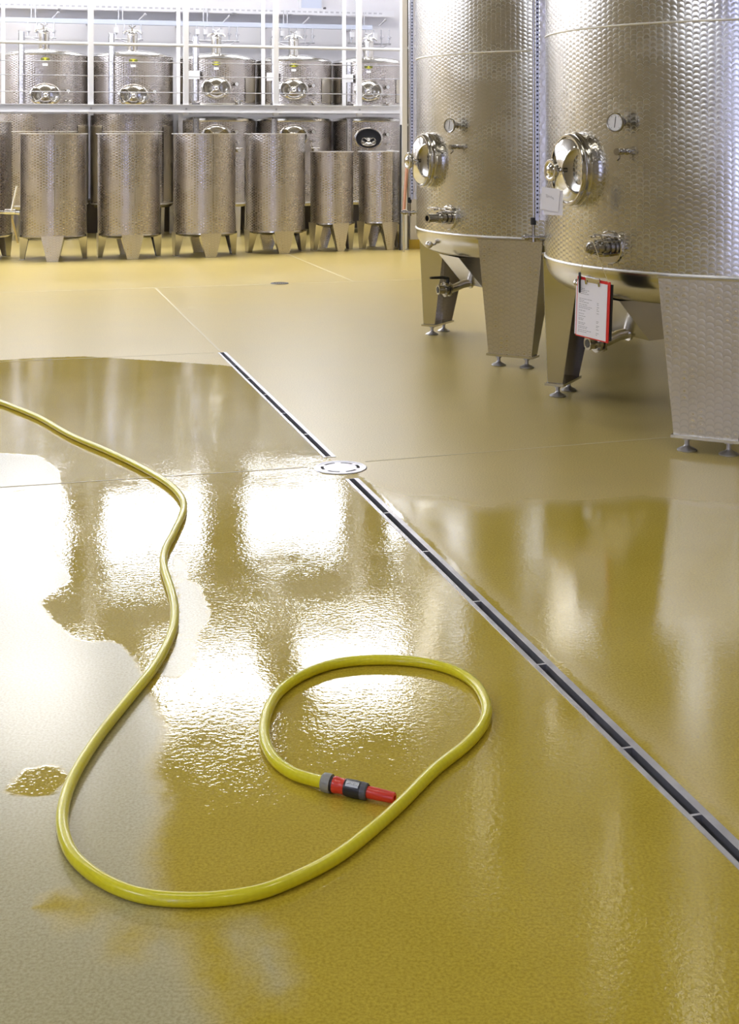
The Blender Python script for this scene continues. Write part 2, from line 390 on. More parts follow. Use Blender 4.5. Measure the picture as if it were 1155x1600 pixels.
# ceiling light panels (recessed boxes; the wet floor mirrors the far row)
def ceiling_light(u, v, wu, dv, m_, nm='light_panel'):
    f = MB(RZ(TH)); h = wu / 2
    for a, b in (((u-h-.05, v-dv/2-.05, ZC-.09), (u+h+.05, v-dv/2, ZC)), ((u-h-.05, v+dv/2, ZC-.09), (u+h+.05, v+dv/2+.05, ZC)),
                 ((u-h-.05, v-dv/2, ZC-.09), (u-h, v+dv/2, ZC)), ((u+h, v-dv/2, ZC-.09), (u+h+.05, v+dv/2, ZC))): f.box(a, b)
    fo = f.build('light_frame', M_WHITE, ce)
    MB(RZ(TH)).box((u-h, v-dv/2, ZC-.06), (u+h, v+dv/2, ZC-.04)).build(nm, m_, fo)
for u in (-3.6, -1.5, .5, 2.55, 4.55): ceiling_light(u, 16.9, 1.4, 2.0, M_PANEL)
for u, v in ((-2.2, 8.2), (-.3, 3.6)): ceiling_light(u, v, 1.6, .55, M_PANELF)
for u, v in ((3.2, 7.0), (3.2, 2.5), (.8, -1.5)): ceiling_light(u, v, .5, 1.2, M_PANELF)  # added out-of-view fill panels that brighten the front of the room
def window(name, c, half_w, z0, z1, axis, m):
    """axis 'u' = lies along u (front/back wall), 'v' = along v (left wall)"""
    f = MB(RZ(TH)); g = MB(RZ(TH)); t = .05
    u, v = c
    def bx(mb, a0, a1, zz0, zz1, d0, d1):
        if axis == 'u': mb.box((u + a0, v + d0, zz0), (u + a1, v + d1, zz1))
        else: mb.box((u + d0, v + a0, zz0), (u + d1, v + a1, zz1))
    hw = half_w
    for a0, a1, q0, q1 in ((-hw-t, -hw, z0-t, z1+t), (hw, hw+t, z0-t, z1+t), (-hw, hw, z0-t, z0), (-hw, hw, z1, z1+t), (-t/2, t/2, z0, z1)):
        bx(f, a0, a1, q0, q1, -.06, .06)
    fo = tag(f.build(name, M_WHITE), kind='structure')
    bx(g, -hw, hw, z0, z1, -.01, .01); g.build('pane', m, fo)
for i, v in enumerate((1.0, 12.0, 15.2, 18.4)): window('window_%d' % (i + 1), (U0 + .06, v), 1.3, 3.5, 4.9, 'v', M_WINS)
window('window_5', (-3.9, V0 + .06), .36, .2, 3.9, 'u', M_WINF)
for i, x in enumerate((-410, -190, 26, 240, 458, 676)): window('window_%d' % (i + 6), (UV(at_v(x, 0, V1 - .06))[0], V1 - .06), .74, 4.28, 4.98, 'u', M_WINB)

# ---------------------------------------------------------------- floor drain
def drain(v0, v1, name, label, rungs):
    r = empty(name, P(DU, v0, 0), TH, label=label, cat='floor drain', group='slot drain in the floor'); L = v1 - v0
    ro, g = .030, DH
    a = MB().box((-ro+.004, 0, -.05), (-g, L, .002)); a.build('edge_rail', M_GALV, r)
    a = MB().box((g, 0, -.05), (ro+.003, L, .002)); a.build('edge_rail', M_GALV, r)
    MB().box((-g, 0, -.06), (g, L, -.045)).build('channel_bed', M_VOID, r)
    for y in (0, L - .004): MB().box((-g, y, -.05), (g, y + .004, .0015)).build('end_plate', M_GALV, r)
    for q in rungs:
        if v0 < q < v1: MB().box((-g, q - v0 - .004, -.02), (g, q - v0 + .004, .0012)).build('rung', M_GALV, r)
rungs = [5.31 * 1.0, 4.82, 4.31, 3.80, 3.285]
rv = [UV(floor_pt(x, y))[1] for x, y in ((600,802),(665,862),(746,940),(850,1038),(985,1168))] + [2.66, 2.14, 1.62, 1.1]
drain(.4, 5.65, 'slot_drain', 'long steel slot drain running from the round drain cover toward the lower right', rv)
rf = [UV(floor_pt(x, y))[1] for x, y in ((367,571),(388,592),(413,617),(442,646),(476,679))]
drain(6.05, 9.15, 'slot_drain', 'far steel slot drain running from the round cover back toward the tanks', rf)
c = P(1.484, 5.85, 0)
r = empty('drain_cover', c, TH, label='round steel drain cover with six curved slots between the slot drains', cat='drain cover')
MB().lathe([(.105, .0005), (.105, .004), (.117, .004), (.120, .001), (.120, .0005)], 48).build('outer_ring', M_GALV, r)
MB().lathe([(0, .0030), (.074, .0030), (.074, .0006)], 48).build('centre_plate', M_GALV, r)
MB().lathe([(.105, .0006), (.105, .0030), (.088, .0030), (.088, .0006)], 48).build('slot_ring', M_GALV, r)
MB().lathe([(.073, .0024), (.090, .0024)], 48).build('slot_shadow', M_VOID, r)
for k in range(6):
    a = math.radians(k * 60 + 14); MB().lathe([(.073, .0030), (.089, .0030), (.089, .0010), (.073, .0010)], 4, None, 1, 1, a, a + math.radians(20), True).build('rib', M_GALV, r)
c = floor_pt(437, 443)
r = empty('drain_grate', c, 0, label='small dark round drain grate far back in the dry floor', cat='drain grate')
MB().lathe([(.070, .001), (.070, .006), (.088, .006), (.092, .001)], 32).build('grate_ring', M_DARKSTEEL, r)
for k in range(7):
    x = -.06 + k * .02; h = math.sqrt(max(0, .07 ** 2 - x * x)); MB().box((x - .006, -h, .001), (x + .006, h, .005)).build('grate_bar', M_DARKSTEEL, r)

# ---------------------------------------------------------------- hose and nozzle
HP = [(-120,592),(-60,606),(0,628),(60,652),(110,680),(170,706),(220,730),(262,755),(284,778),(286,800),(272,832),(258,860),(256,885),(268,925),(273,955),(268,990),(243,1040),(203,1090),(155,1150),(117,1210),(99,1260),(99,1300),(117,1340),(160,1375),(220,1399),(300,1406),(380,1399),(440,1382),(520,1343),(580,1298),(630,1253),(680,1203),(730,1163),(756,1130),(760,1100),(742,1068),(704,1046),(650,1034),(590,1031),(530,1036),(480,1052),(440,1078),(418,1112),(413,1150),(426,1183),(455,1207),(490,1221),(511,1228)]
HR = .0138
def catmull(p, k=9):
    out = []
    for i in range(len(p) - 1):
        a, b, c_, d = p[max(i-1, 0)], p[i], p[i+1], p[min(i+2, len(p)-1)]
        for j in range(k):
            t = j / k; out.append(.5 * ((2*b) + (c_ - a) * t + (2*a - 5*b + 4*c_ - d) * t*t + (3*b - a - 3*c_ + d) * t**3))
    out.append(p[-1]); return out
hp = [floor_pt(x, y, HR) for x, y in HP]
hp[-1].z = .021; hp[-2].z = .017
hp[0].z = hp[1].z = HR
ho = empty('garden_hose', floor_pt(300, 1406), 0, label='yellow garden hose looped on the wet floor, ending in a red and black nozzle', cat='hose')
hl = Vector(ho.location)
pts = [p - hl for p in catmull(hp)]
MB().tube(pts, HR, 16).build('hose_tube', M_HOSE, ho, 60)
e0 = hp[-1] - hl; e1 = floor_pt(617, 1247, .017) - hl
nf = axis_frame(e0, e1); LN = (e1 - e0).length
MB(nf).lathe([(0, -.012), (.0165, -.012), (.0205, -.008), (.0212, .004), (.0205, .011), (0, .011)], 20).build('collar', M_GREYPL, ho)
MB(nf).lathe([(0, .010), (.0165, .010), (.0165, .018), (0, .018)], 20).build('gasket', M_BLACK, ho)
MB(nf).lathe([(0, .017), (.0175, .017), (.0185, .022), (.0165, .030), (.0165, .040), (.0180, .046), (0, .046)], 20).build('red_connector', M_RED, ho)
nb = MB(nf).lathe([(0, .045), (.0178, .045), (.0188, .052), (.0192, .070), (.0182, .088), (.0165, .098), (0, .100)], 20).build('nozzle_body', M_BLACK, ho)
MB(nf).lathe([(.0182, .086), (.0192, .086), (.0180, .098), (.0150, .101), (.0140, .098)], 20).build('nozzle_band', M_DGREYPL, ho)
MB(nf).lathe([(0, .098), (.0128, .098), (.0134, .108), (.0120, LN - .004), (.0105, LN), (.006, LN), (.006, LN - .01), (0, LN - .01)], 20).build('nozzle_tip', M_RED, ho)
# printed label on top of the body
ax = (e1 - e0).normalized(); side = Vector((ax.y, -ax.x, 0)); upv = side.cross(ax).normalized()
if upv.z < 0: upv = -upv
nrm = (upv * .83 + side * .55).normalized(); tl = frame(e0 + ax * .067, ax, nrm)
def lab(i, j):
    a = (j - .5) * .75; q = tl @ Vector((0, 0, 0)); dd = nrm * math.cos(a) + (tl.to_3x3() @ Vector((0, 1, 0))) * math.sin(a)
    return e0 + ax * (.051 + .031 * i) + dd * .0197
MB().grid(lab, 6, 6).build('label', M_SILVER, nb)
fc = bpy.data.curves.new('lettering', 'FONT'); fc.body = 'GARDENA'; fc.size = .0062; fc.align_x = 'CENTER'; fc.align_y = 'CENTER'; fc.extrude = .0001
fo = bpy.data.objects.new('lettering', fc); COL.objects.link(fo); fo.parent = nb; fo.matrix_local = frame(e0 + ax * .0665 + nrm * .0199, ax, nrm)
fc.materials.append(M_DGREYPL)
bpy.context.view_layer.update()
me = bpy.data.meshes.new_from_object(fo.evaluated_get(bpy.context.evaluated_depsgraph_get()))
mo = bpy.data.objects.new('lettering', me); COL.objects.link(mo); mo.parent = nb; mo.matrix_local = fo.matrix_local
bpy.data.objects.remove(fo); mo.name = 'lettering'

# ---------------------------------------------------------------- big storage tanks
def pol(r, deg, z=0.0): a = math.radians(deg); return Vector((r * math.cos(a), r * math.sin(a), z))
def out_frame(r, deg, z):
    """local z = outward normal, local x = horizontal (to the right seen from outside), local y = up"""
    a = math.radians(deg); nrm = Vector((math.cos(a), math.sin(a), 0)); return frame(pol(r, deg, z), (-math.sin(a), math.cos(a), 0), nrm)
def manway(parent, F, rx, ry, deep, open_lid=False, knob=.06, sc=1.0):
    """collar with rolled rim, dished lid, hourglass yoke and hand knob. local z is outward"""
    q = ry / rx
    MB(F).lathe([(rx*1.02, -.06), (rx*1.02, deep*.45), (rx*1.05, deep*.5), (rx*1.055, deep*.62), (rx*1.02, deep*.72), (rx*.97, deep*.72), (rx*.95, deep*.6), (rx*.94, -.02)], 48, None, 1, q).build('manway_collar', M_POL, parent, 50)
    MB(F @ TR(0, 0, deep*.1)).lathe([(rx*1.06, -.06), (rx*1.09, deep*.05), (rx*1.10, deep*.16), (rx*1.07, deep*.24), (rx*1.02, deep*.24)], 48, None, 1, q).build('manway_rim', M_POL, parent, 50)
    if open_lid:
        MB(F).lathe([(0, .004), (rx*.93, .004)], 40, None, 1, q).build('dark_opening', M_BLACK, parent)
        F = F @ TR(0, -ry*.42, deep*.2) @ Matrix.Rotation(math.radians(-38), 4, 'X') @ Matrix.Scale(.62, 4)
    dish = [(rx*.93 * math.sin(t), deep*(.48) - deep*.55*(math.cos(t)) ) for t in [i * math.pi / 2 / 10 for i in range(11)]]
    lid = MB(F).lathe(dish + [(rx*.955, deep*.55), (rx*.93, deep*.62), (rx*.89, deep*.6)], 48, None, 1, q).build('manway_lid', M_FIT, parent, 50)
    # yoke: hourglass plate arching outward from the top rim to the bottom rim
    def yk(i, j):
        t = j * 2 - 1; hw = rx * (.16 + .70 * abs(t) ** 1.5)
        x = (i * 2 - 1) * hw; y = t * ry * .97 * math.sqrt(max(0.0, 1 - (x / rx) ** 2 * .9))
        z = deep * (.66 + .42 * (1 - t * t)) + .3 * x * x / rx * (1 - abs(t))
        return (x, y, z)
    yo = MB(F).grid(yk, 10, 22); yo = yo.build('yoke', M_POL, parent, 50)
    md = yo.modifiers.new('thick', 'SOLIDIFY'); md.thickness = .004 * sc
    k = MB(F).cyl((0, 0, deep*.7), (0, 0, deep*1.5), .012*sc, n=10)
    k.lathe([(0, deep*1.42), (knob*.9, deep*1.45), (knob, deep*1.55), (knob*.93, deep*1.66), (knob*.75, deep*1.68), (knob*.6, deep*1.62), (knob*.35, deep*1.74), (0, deep*1.78)], 24)
    k.cyl((-.02*sc, 0, deep*1.3), (.035*sc, .012*sc, deep*1.3), .006*sc, n=8)
    k.build('hand_knob', M_POL, parent, 50)

def thermometer(parent, F, r=.045, s=.062):
    MB(F).stack((0, 0, -.01), (0, 0, s), [(0, .020), (.016, .020), (.016, .010), (s, .010), (s, .014), (s + .012, .014)]).build('thermometer_stem', M_FIT, parent)
    t = MB(F @ TR(0, 0, s)).lathe([(0, 0), (r*.86, 0), (r, .006), (r, .020), (r*.96, .023), (r*.88, .022), (r*.86, .017)], 32).build('thermometer_case', M_FIT, parent)
    MB(F @ TR(0, 0, s + .016)).lathe([(0, .001), (r*.88, .001)], 28).build('dial', M_WHITE, t)
    q = MB(F @ TR(0, 0, s + .0175)).box((-.0016, -r*.55, 0), (.0016, r*.62, .001), Matrix.Rotation(math.radians(-8), 4, 'Z') @ Matrix.Rotation(math.radians(180 if False else 0), 4, 'Z'))
    q.build('needle', M_BLACK, t)
    q = MB(F @ TR(0, 0, s + .0172))
    for k in range(9):
        a = math.radians(-50 + k * 35); q.box((-.0008, r*.66, 0), (.0008, r*.80, .0008), Matrix.Rotation(a - math.radians(90), 4, 'Z'))
    q.build('dial_marks', M_INK, t)

def racking_valve(parent, F, lever=-1, capped=False, twist=0):
    MB(F).lathe([(0, -.03), (.078, -.03), (.082, .006), (.078, .012), (.040, .012)], 36).build('valve_flange', M_POL, parent)
    v = MB(F).stack((0, 0, 0), (0, 0, .2), [(0, .040), (.020, .040), (.022, .046), (.036, .046), (.038, .036), (.050, .036), (.052, .044), (.072, .044), (.074, .034), (.095, .030), (.100, .026), (.118, .026)], 24)
    for a in range(4):
        b = math.radians(45 + 90 * a); v.cyl((.042*math.cos(b), .042*math.sin(b), .012), (.042*math.cos(b), .042*math.sin(b), .082), .006, n=8)
    vo = v.build('valve_body', M_FIT, parent)
    if capped:
        MB(F).stack((0, 0, .1), (0, 0, .2), [(.016, .030), (.042, .031), (.044, .024), (.060, .020), (.062, .012), (.070, .010)], 16).build('valve_cap', M_FIT, vo)
    else:
        MB(F).lathe([(.024, .116), (.027, .116), (.027, .165), (.030, .168), (.030, .182), (.019, .182), (.019, .120)], 24).build('valve_outlet', M_FIT, vo)
        MB(F).lathe([(0, .150), (.019, .150)], 20).build('outlet_bore', M_BLACK, vo)
    h = MB(F).cyl((0, .03, .060), (0, .062, .060), .009, n=10)
    h.tube([(0, .060, .060), (lever*.03, .064, .062), (lever*.09, .062, .070), (lever*.135, .058, .074)], .005, 8)
    h.cyl((-.045, .052, .030), (-.045, .052, .095), .005, n=8); h.tube([(-.05, .058, .06), (.05, .058, .06)], .007, 8)
    h.build('valve_lever', M_POL, vo)

def big_tank(name, c, rot, label, lever, capped, group, zt=3.75):
    r = empty(name, (c[0], c[1], 0), math.radians(rot), label=label, cat='tank', group=group); R = 1.118; ZB = .832
    N_ = 128
    # shell: stamped sheet in two courses, plain weld margins
    MB().lathe([(R, ZB + .005), (R, 2.028)], N_).build('lower_shell', M_STAMP_BIG, r)
    MB().lathe([(R + .001, 2.032), (R + .001, zt)], N_).build('upper_shell', M_STAMP_BIG, r)
    MB().lathe([(R + .0012, zt), (R - .01, zt + .05), (R*.9, zt + .12), (R*.5, zt + .27), (.2, zt + .34), (0, zt + .35)], 96).build('tank_top', M_SATIN, r)
    for z, q in ((ZB, .0075), (2.03, .0055)):
        MB().tube([pol(R + .001, a * 360 / 96, z) for a in range(96)], q, 8, True).build('weld_ring', M_WELD, r)
    kn = [(R, ZB)] + [(R - .15 + .15 * math.cos(t), ZB - .015 - .15 * math.sin(t)) for t in [i * math.radians(70) / 7 for i in range(8)]] + [(.80, .645), (.5, .60), (0, .56)]
    MB().lathe(kn, 96).build('dished_bottom', M_SATIN, r)
    # sump trough and outlet, running radially toward the manway side
    e = math.radians(-157); F = frame((0, 0, 0), (math.cos(e), math.sin(e), 0), (0, 0, 1))  # local x outward
    prof = [(-.35, .63), (.97, .66), (.79, .45), (-.35, .50)]
    G = F @ Matrix.Rotation(math.radians(90), 4, 'X')     # local xy -> x,z plane
    MB(G).prism(prof, -.17, .17).build('sump', M_SATIN, r)
    a = MB(F); a.tube([(.74, 0, .475), (.86, 0, .46), (.93, 0, .435), (1.0, 0, .43)], .028, 14)
    a.stack((.80, 0, .468), (.84, 0, .463), [(0, .040), (.012, .040)]); vo = a.build('outlet_pipe', M_SATIN, r)
    b = MB(F); b.stack((.95, 0, .43), (1.2, 0, .425), [(0, .036), (.012, .050), (.022, .050), (.026, .040), (.036, .040), (.040, .052), (.052, .052), (.056, .032), (.085, .030), (.088, .034), (.10, .034)], 20)
    for k in range(4):
        q = math.radians(45 + 90 * k); b.cyl((.955, .045 * math.cos(q), .43 + .045 * math.sin(q)), (1.01, .045 * math.cos(q), .43 + .045 * math.sin(q)), .007, n=8)
    b.build('outlet_valve', M_FIT, vo); MB(F).lathe([(0, 0), (.021, 0)], 16, frame((1.052, 0, .428), (0, 1, 0), (1, 0, 0))).build('outlet_bore', M_BLACK, vo)
    h = MB(F).cyl((.975, 0, .47), (.975, 0, .51), .012, n=10)
    h.tube([(.975, 0, .505), (1.02, .01, .513), (1.12, .03, .515)], [.012, .011, .008], 8); h.build('outlet_lever', M_BLACK, vo)
    # ball fitting on the bottom knuckle
    g = MB(out_frame(R - .015, -154, .745)); g.cyl((0, 0, -.03), (0, 0, .03), .008, n=8)
    g.lathe([(0, -.012)] + [(.026 * math.sin(t), -.026 * math.cos(t) + .04) for t in [i * math.pi / 8 for i in range(1, 8)]] + [(0, .066)], 16)
    g.build('drain_plug', M_POL, r)
    # legs: flat tapered front plate with two flanges, cap plate, two levelling feet
    for la in (-117, 153, 63, -27):
        F = out_frame(R + .004, la, 0); HT, ZL = .822, .075; wt, wbm = .225, .150; ft, fb = .20, .09
        leg = MB(F).prism([(-wt, HT), (wt, HT), (wbm, ZL), (-wbm, ZL)], -.006, 0).build('leg', M_STAMP_LEG, r)
        for s_ in (-1, 1):
            g = MB(F)
            p = [(s_*wt, HT - .02, -.004), (s_*wbm, ZL, -.004), (s_*wbm, ZL, -fb), (s_*wt, HT - .16, -ft)]
            d = Vector((-s_*.005, 0, 0)); g.face(p, [(0, .8), (0, .1), (.1, .1), (.2, .8)]); g.face([Vector(x) + d for x in p][::-1])
            for i in range(4):
                j = (i + 1) % 4; g.face([p[i], p[j], Vector(p[j]) + d, Vector(p[i]) + d])
            g.build('leg_flange', M_SATIN, leg)
        MB(F).box((-wt - .004, HT - .006, -.012), (wt + .004, HT + .004, .010)).build('leg_top_lip', M_POL, leg)
        MB(F).box((-wbm - .012, ZL - .008, -fb - .012), (wbm + .012, ZL + .006, .012)).build('cap_plate', M_SATIN, leg)
        for s_ in (-1, 1):
            ft_ = MB(F @ TR(s_ * .098, 0, -fb / 2) @ Matrix.Rotation(-math.pi/2, 4, 'X'))
            ft_.lathe([(0, .001), (.046, .001), (.047, .006), (.040, .011), (.018, .021), (.013, .026), (.0115, .030), (.0115, .052), (.019, .052), (.019, .068), (0, .068)], 20)
            ft_.build('levelling_foot', M_GALV, leg)
    # fittings
    manway(r, out_frame(R, -155.5, 1.317), .148, .174, .105, knob=.058)
    thermometer(r, out_frame(R, -139, 1.555) @ Matrix.Rotation(math.radians(6), 4, 'Y'), .047, .055)
    racking_valve(r, out_frame(R, -143.2, .942), lever, capped)
    g = MB(out_frame(R, -138, 1.413)); g.stack((0, 0, -.01), (0, 0, .1), [(0, .016), (.02, .016), (.022, .010), (.04, .010), (.042, .015), (.066, .015), (.068, .010), (.08, .010), (.082, .017), (.09, .017)], 14)
    g.cyl((0, 0, .055), (0, -.035, .055), .005, n=8); g.tube([(0, -.03, .055), (0, -.036, .06), (0, -.045, .075)], .004, 6)
    g.build('sample_tap', M_FIT, r)
    # level gauge on the left: hollow channel, perforated rule, sight tube and bottom valve
    F = out_frame(R, 171, 0)
    MB(F).box((-.035, 1.02, -.02), (.012, 2.30, .030)).build('gauge_channel', M_STAMP_LEG, r)
    MB(F).box((-.034, 2.305, -.02), (.011, 3.70, .028)).build('gauge_channel', M_STAMP_LEG, r)
    rl = MB(F); rl.box((.012, 1.02, .034), (.022, 3.70, .054)); ro = rl.build('gauge_rule', M_GALV, r)
    tk = MB(F)
    z = 1.06
    while z < 3.66: tk.box((.0215, z, .038), (.0235, z + .010, .048)); z += .024
    tk = tk.build('rule_holes', M_BLACK, ro); tk['kind'] = 'stuff'
    MB(F).cyl((-.006, 1.0, .066), (-.006, 3.7, .066), .009, n=10).build('sight_tube', M_SATIN, r)
    g = MB(F).cyl((.0, .995, .066), (.0, 1.035, .066), .016, n=12); g.build('tube_seal', M_BLACK, r)
    g = MB(F).cyl((0, .925, -.02), (0, .925, .062), .010, n=10)
    g.stack((0, .925, .03), (0, .925, .2), [(0, .016), (.012, .016), (.014, .012), (.06, .012), (.062, .018), (.085, .018), (.09, .010), (.10, .010)], 12)
    g.cyl((0, .925, .066), (0, 1.0, .066), .010, n=10); g.cyl((0, .90, .066), (0, .925, .066), .014, n=10)
    g.build('gauge_valve', M_FIT, r)
    return r
tank_near = big_tank('storage_tank', (2.08, 7.28), 0, 'nearest big stamped steel tank at the right edge, with the clipboard hanging from its valve', 1, True, 'big steel storage tanks')
tank_far = big_tank('storage_tank', (1.453, 9.60), -2.5, 'second big stamped steel tank, left of the one with the clipboard, open valve outlet', -1, False, 'big steel storage tanks')

# ---------------------------------------------------------------- clipboard, pen, note cards
C0 = Vector((2.08, 7.28, 0)); R = 1.118
hook = C0 + pol(R + .150, -143.2, .942)
yaw = -145.5; F = out_frame(0, yaw, 0)
tc_ = at_y(928, 436, 6.47)               # centre of the board's top edge
BF = frame(tc_, F.to_3x3() @ Vector((1, 0, 0)), F.to_3x3() @ Vector((0, 0, 1)))
BF = BF @ Matrix.Rotation(math.radians(-3), 4, 'Z')
# local x right (seen from outside), y up, z toward viewer
cb = empty('clipboard', tc_, 0, label='red clipboard with a printed sheet hanging by twine from the near tank valve', cat='clipboard')
I = TR(-tc_) @ BF
W2, HB = .112, .292
MB(I).box((-W2, -HB, -.003), (W2, 0, .0)).build('board', M_REDBOARD, cb)
MB(I).box((-W2 + .004, -HB + .01, -.016), (W2 + .006, -.012, -.005)).build('backing_pad', M_BLACK, cb)
MB(I).box((-W2 - .012, -HB + .006, -.0045), (W2 - .03, -.05, -.0035)).build('loose_sheet', M_PAPER, cb)
pg = MB(I).box((-W2 + .006, -HB + .006, .0005), (W2 - .016, -.014, .0022)).build('printed_sheet', M_PAPER, cb)
tx = MB(I)
random.seed(9)
rows = [(-.055, .3), (-.063, .5), (-.071, .4), (-.080, .6), (-.105, .75), (-.113, .3), (-.121, .55), (-.133, .45), (-.142, .8), (-.150, .7), (-.163, .35), (-.178, .3), (-.190, .4), (-.201, .3), (-.208, .25), (-.222, .35), (-.229, .3), (-.240, .55), (-.247, .5), (-.258, .8), (-.266, .4)]
for y, wd in rows:
    x = -W2 + .020
    while x < -W2 + .020 + wd * .11:
        l = random.uniform(.006, .018); tx.box((x, y - .0013, .0022), (x + l, y + .0009, .0026)); x += l + .003
    if random.random() < .5: tx.box((.030, y - .0013, .0022), (.030 + random.uniform(.008, .02), y + .0009, .0026))
t_ = tx.build('print_lines', M_INK, pg); t_['kind'] = 'stuff'
cl = MB(I).box((-.050, -.020, .0025), (.046, .006, .005)); cl.tube([(-.05, .004, .006), (.046, .004, .006)], .005, 8)
cl.cyl((-.046, -.03, .004), (-.046, -.012, .008), .006, n=8); cl.cyl((.042, -.03, .004), (.042, -.012, .008), .006, n=8)
cl.build('clip', M_POL, cb)
def w2(m, p): return m @ Vector(p)
tw = MB()
for x in (-.098, .100):
    a = w2(I, (x, -.004, 0)); b = hook - tc_ + Vector((0, 0, .02 if x < 0 else .026)) + (Vector((-.018, -.03, 0)) if x < 0 else Vector((.02, -.028, 0)))
    tw.tube([a, a.lerp(b, .5) + Vector((0, 0, -.004)), b], .0016, 6)
a = hook - tc_ + Vector((-.018, -.03, .02)); b = hook - tc_ + Vector((.02, -.028, .026))
tw.tube([a, a + Vector((.006, .003, .022)), b + Vector((-.004, .003, .02)), b], .0016, 6)
tw.build('twine', M_STRING, cb)
PM = BF @ TR(-.088, .022, .0105) @ Matrix.Rotation(math.radians(3), 4, 'Z')
pn = empty('marker_pen', PM.translation, 0, label='black marker pen clipped to the left of the red clipboard', cat='pen')
PI_ = TR(-PM.translation) @ PM
MB(PI_).stack((0, 0, 0), (0, -.1, 0), [(0, .0045), (.004, .0062), (.040, .0062)], 12).build('pen_cap', M_BLACK, pn)
MB(PI_).stack((0, -.04, 0), (0, -.2, 0), [(0, .0054), (.055, .0054), (.060, .0035)], 12).build('pen_barrel', M_BLACK, pn)
MB(PI_).box((-.0015, -.038, -.009), (.0015, -.004, -.007)).build('pen_clip', M_BLACK, pn)
# two white cards hanging from the near manway knob
kn = C0 + pol(R + .185, -154, 1.317)
cc = at_y(863, 294, 6.60)
CF = frame(cc, pol(1, -128 + 90), pol(1, -128)) @ Matrix.Rotation(math.radians(-6), 4, 'Z')
nc = empty('note_card', cc, 0, label='white handwritten cards hanging from the near manway knob', cat='note card')
J = TR(-cc) @ CF
MB(J).box((-.055, -.112, .003), (.048, 0, .0042)).build('front_card', M_PAPER, nc)
MB(J @ Matrix.Rotation(math.radians(5), 4, 'Z')).box((-.048, -.132, -.002), (.060, -.01, -.0008)).build('rear_card', M_PAPER, nc)
sc_ = [(-.030, -.036), (-.022, -.034), (-.026, -.046), (-.020, -.048), (-.017, -.038), (-.012, -.047), (-.009, -.038), (-.003, -.048), (.001, -.039), (.006, -.05), (.011, -.044), (.016, -.055)]
MB(J).tube([(x, y, .0045) for x, y in sc_], .0009, 5).build('handwriting', M_INK, nc)
s_ = MB(); kk = kn - cc
s_.tube([J @ Vector((-.03, -.002, .003)), kk + Vector((-.012, -.01, -.045)), kk + Vector((-.004, -.004, .0))], .0012, 6)
s_.tube([J @ Vector((.03, -.002, .003)), kk + Vector((.014, -.01, -.045)), kk + Vector((.004, -.004, .0))], .0012, 6)
s_.build('twine', M_STRING, nc)

# ---------------------------------------------------------------- open fermenting vats, front row
def vat(c, Rv, z0, z1, la, label, legw=(.13, .065), rim=.02):
    r = empty('open_vat', (c[0], c[1], 0), 0, label=label, cat='vat', group='open steel vats in the front row')
    MB().lathe([(Rv, z0 + .02), (Rv, z1)], 72).build('shell', M_STAMP, r)
    MB().lathe([(Rv - .004, z1), (Rv - .004, z0 + .03)], 48).build('inner_wall', M_SATIN, r)
    MB().lathe([(Rv - .006, z1 - .004), (Rv + rim, z1 - .004), (Rv + rim, z1 + .006), (Rv - .006, z1 + .006)], 64, closed=True).build('rim', M_WELD, r)
    MB().lathe([(Rv + .001, z0 + .035), (Rv + .003, z0 + .02), (Rv - .02, z0 - .002), (Rv * .5, z0 - .03), (0, z0 - .045)], 64).build('bottom', M_SATIN, r)
    MB(out_frame(Rv, la + 4, 0)).box((-.004, z0 + .03, -.002), (.004, z1 - .006, .0015)).build('weld_seam', M_SATIN, r)
    g = MB(out_frame(Rv * .45, -92, z0 - .03)); g.cyl((0, .02, -.06), (0, -.03, -.06), .022, n=12); g.cyl((0, -.02, -.06), (0, -.02, .0), .014, n=10)
    g.build('outlet', M_POL, r)
    for k in range(4):
        F = out_frame(Rv + .003, la + 90 * k, 0); wt, wb_ = legw; HT = z0 + .035
        lg = MB(F).prism([(-wt, HT), (wt, HT), (wb_, .004), (-wb_, .004)], -.004, 0).build('leg', M_STAMP_LEG, r)
        for s_ in (-1, 1):
            q = MB(F); p = [(s_*wt, HT - .02, -.003), (s_*wb_, .004, -.003), (s_*wb_, .004, -.05), (s_*wt, HT - .05, -.10)]
            d = Vector((-s_*.004, 0, 0)); q.face(p); q.face([Vector(x) + d for x in p][::-1])
            for i in range(4):
                j = (i + 1) % 4; q.face([p[i], p[j], Vector(p[j]) + d, Vector(p[i]) + d])
            q.build('leg_flange', M_SATIN, lg)
        MB(F).box((-wb_ - .005, 0, -.055), (wb_ + .005, .006, .003)).build('foot_plate', M_SATIN, lg)
    return r
def cxy(px, Y): return ((px - CX) / FPX * Y, Y)
v0 = vat(cxy(-40, 16.2), .43, .265, 1.645, -50, 'tallest open steel vat cut by the left edge, with a white lever beside it')
vat(cxy(84, 16.10), .388, .265, 1.5, -79, 'leftmost whole open steel vat in the front row')
vat(cxy(201.5, 16.37), .376, .262, 1.5, -73, 'second whole open steel vat from the left in the front row')
vat(cxy(319.5, 16.62), .382, .260, 1.5, -71, 'third whole open steel vat from the left, in front of the middle back tanks')
vat(cxy(430.5, 17.10), .376, .250, 1.5, -69, 'right-hand one of the tall open vats, beside the smaller vats')
vat(cxy(518.5, 17.38), .276, .325, 1.268, -63, 'small open steel vat beside the tall vats', (.115, .045), .012)
vat(cxy(594.5, 17.60), .285, .325, 1.268, -64, 'rightmost small open steel vat, next to the white column', (.115, .045), .012)
g = MB(); o = Vector(v0.location)
a = at_y(-10, 331, 15.70) - o; b = at_y(31, 333, 15.72) - o
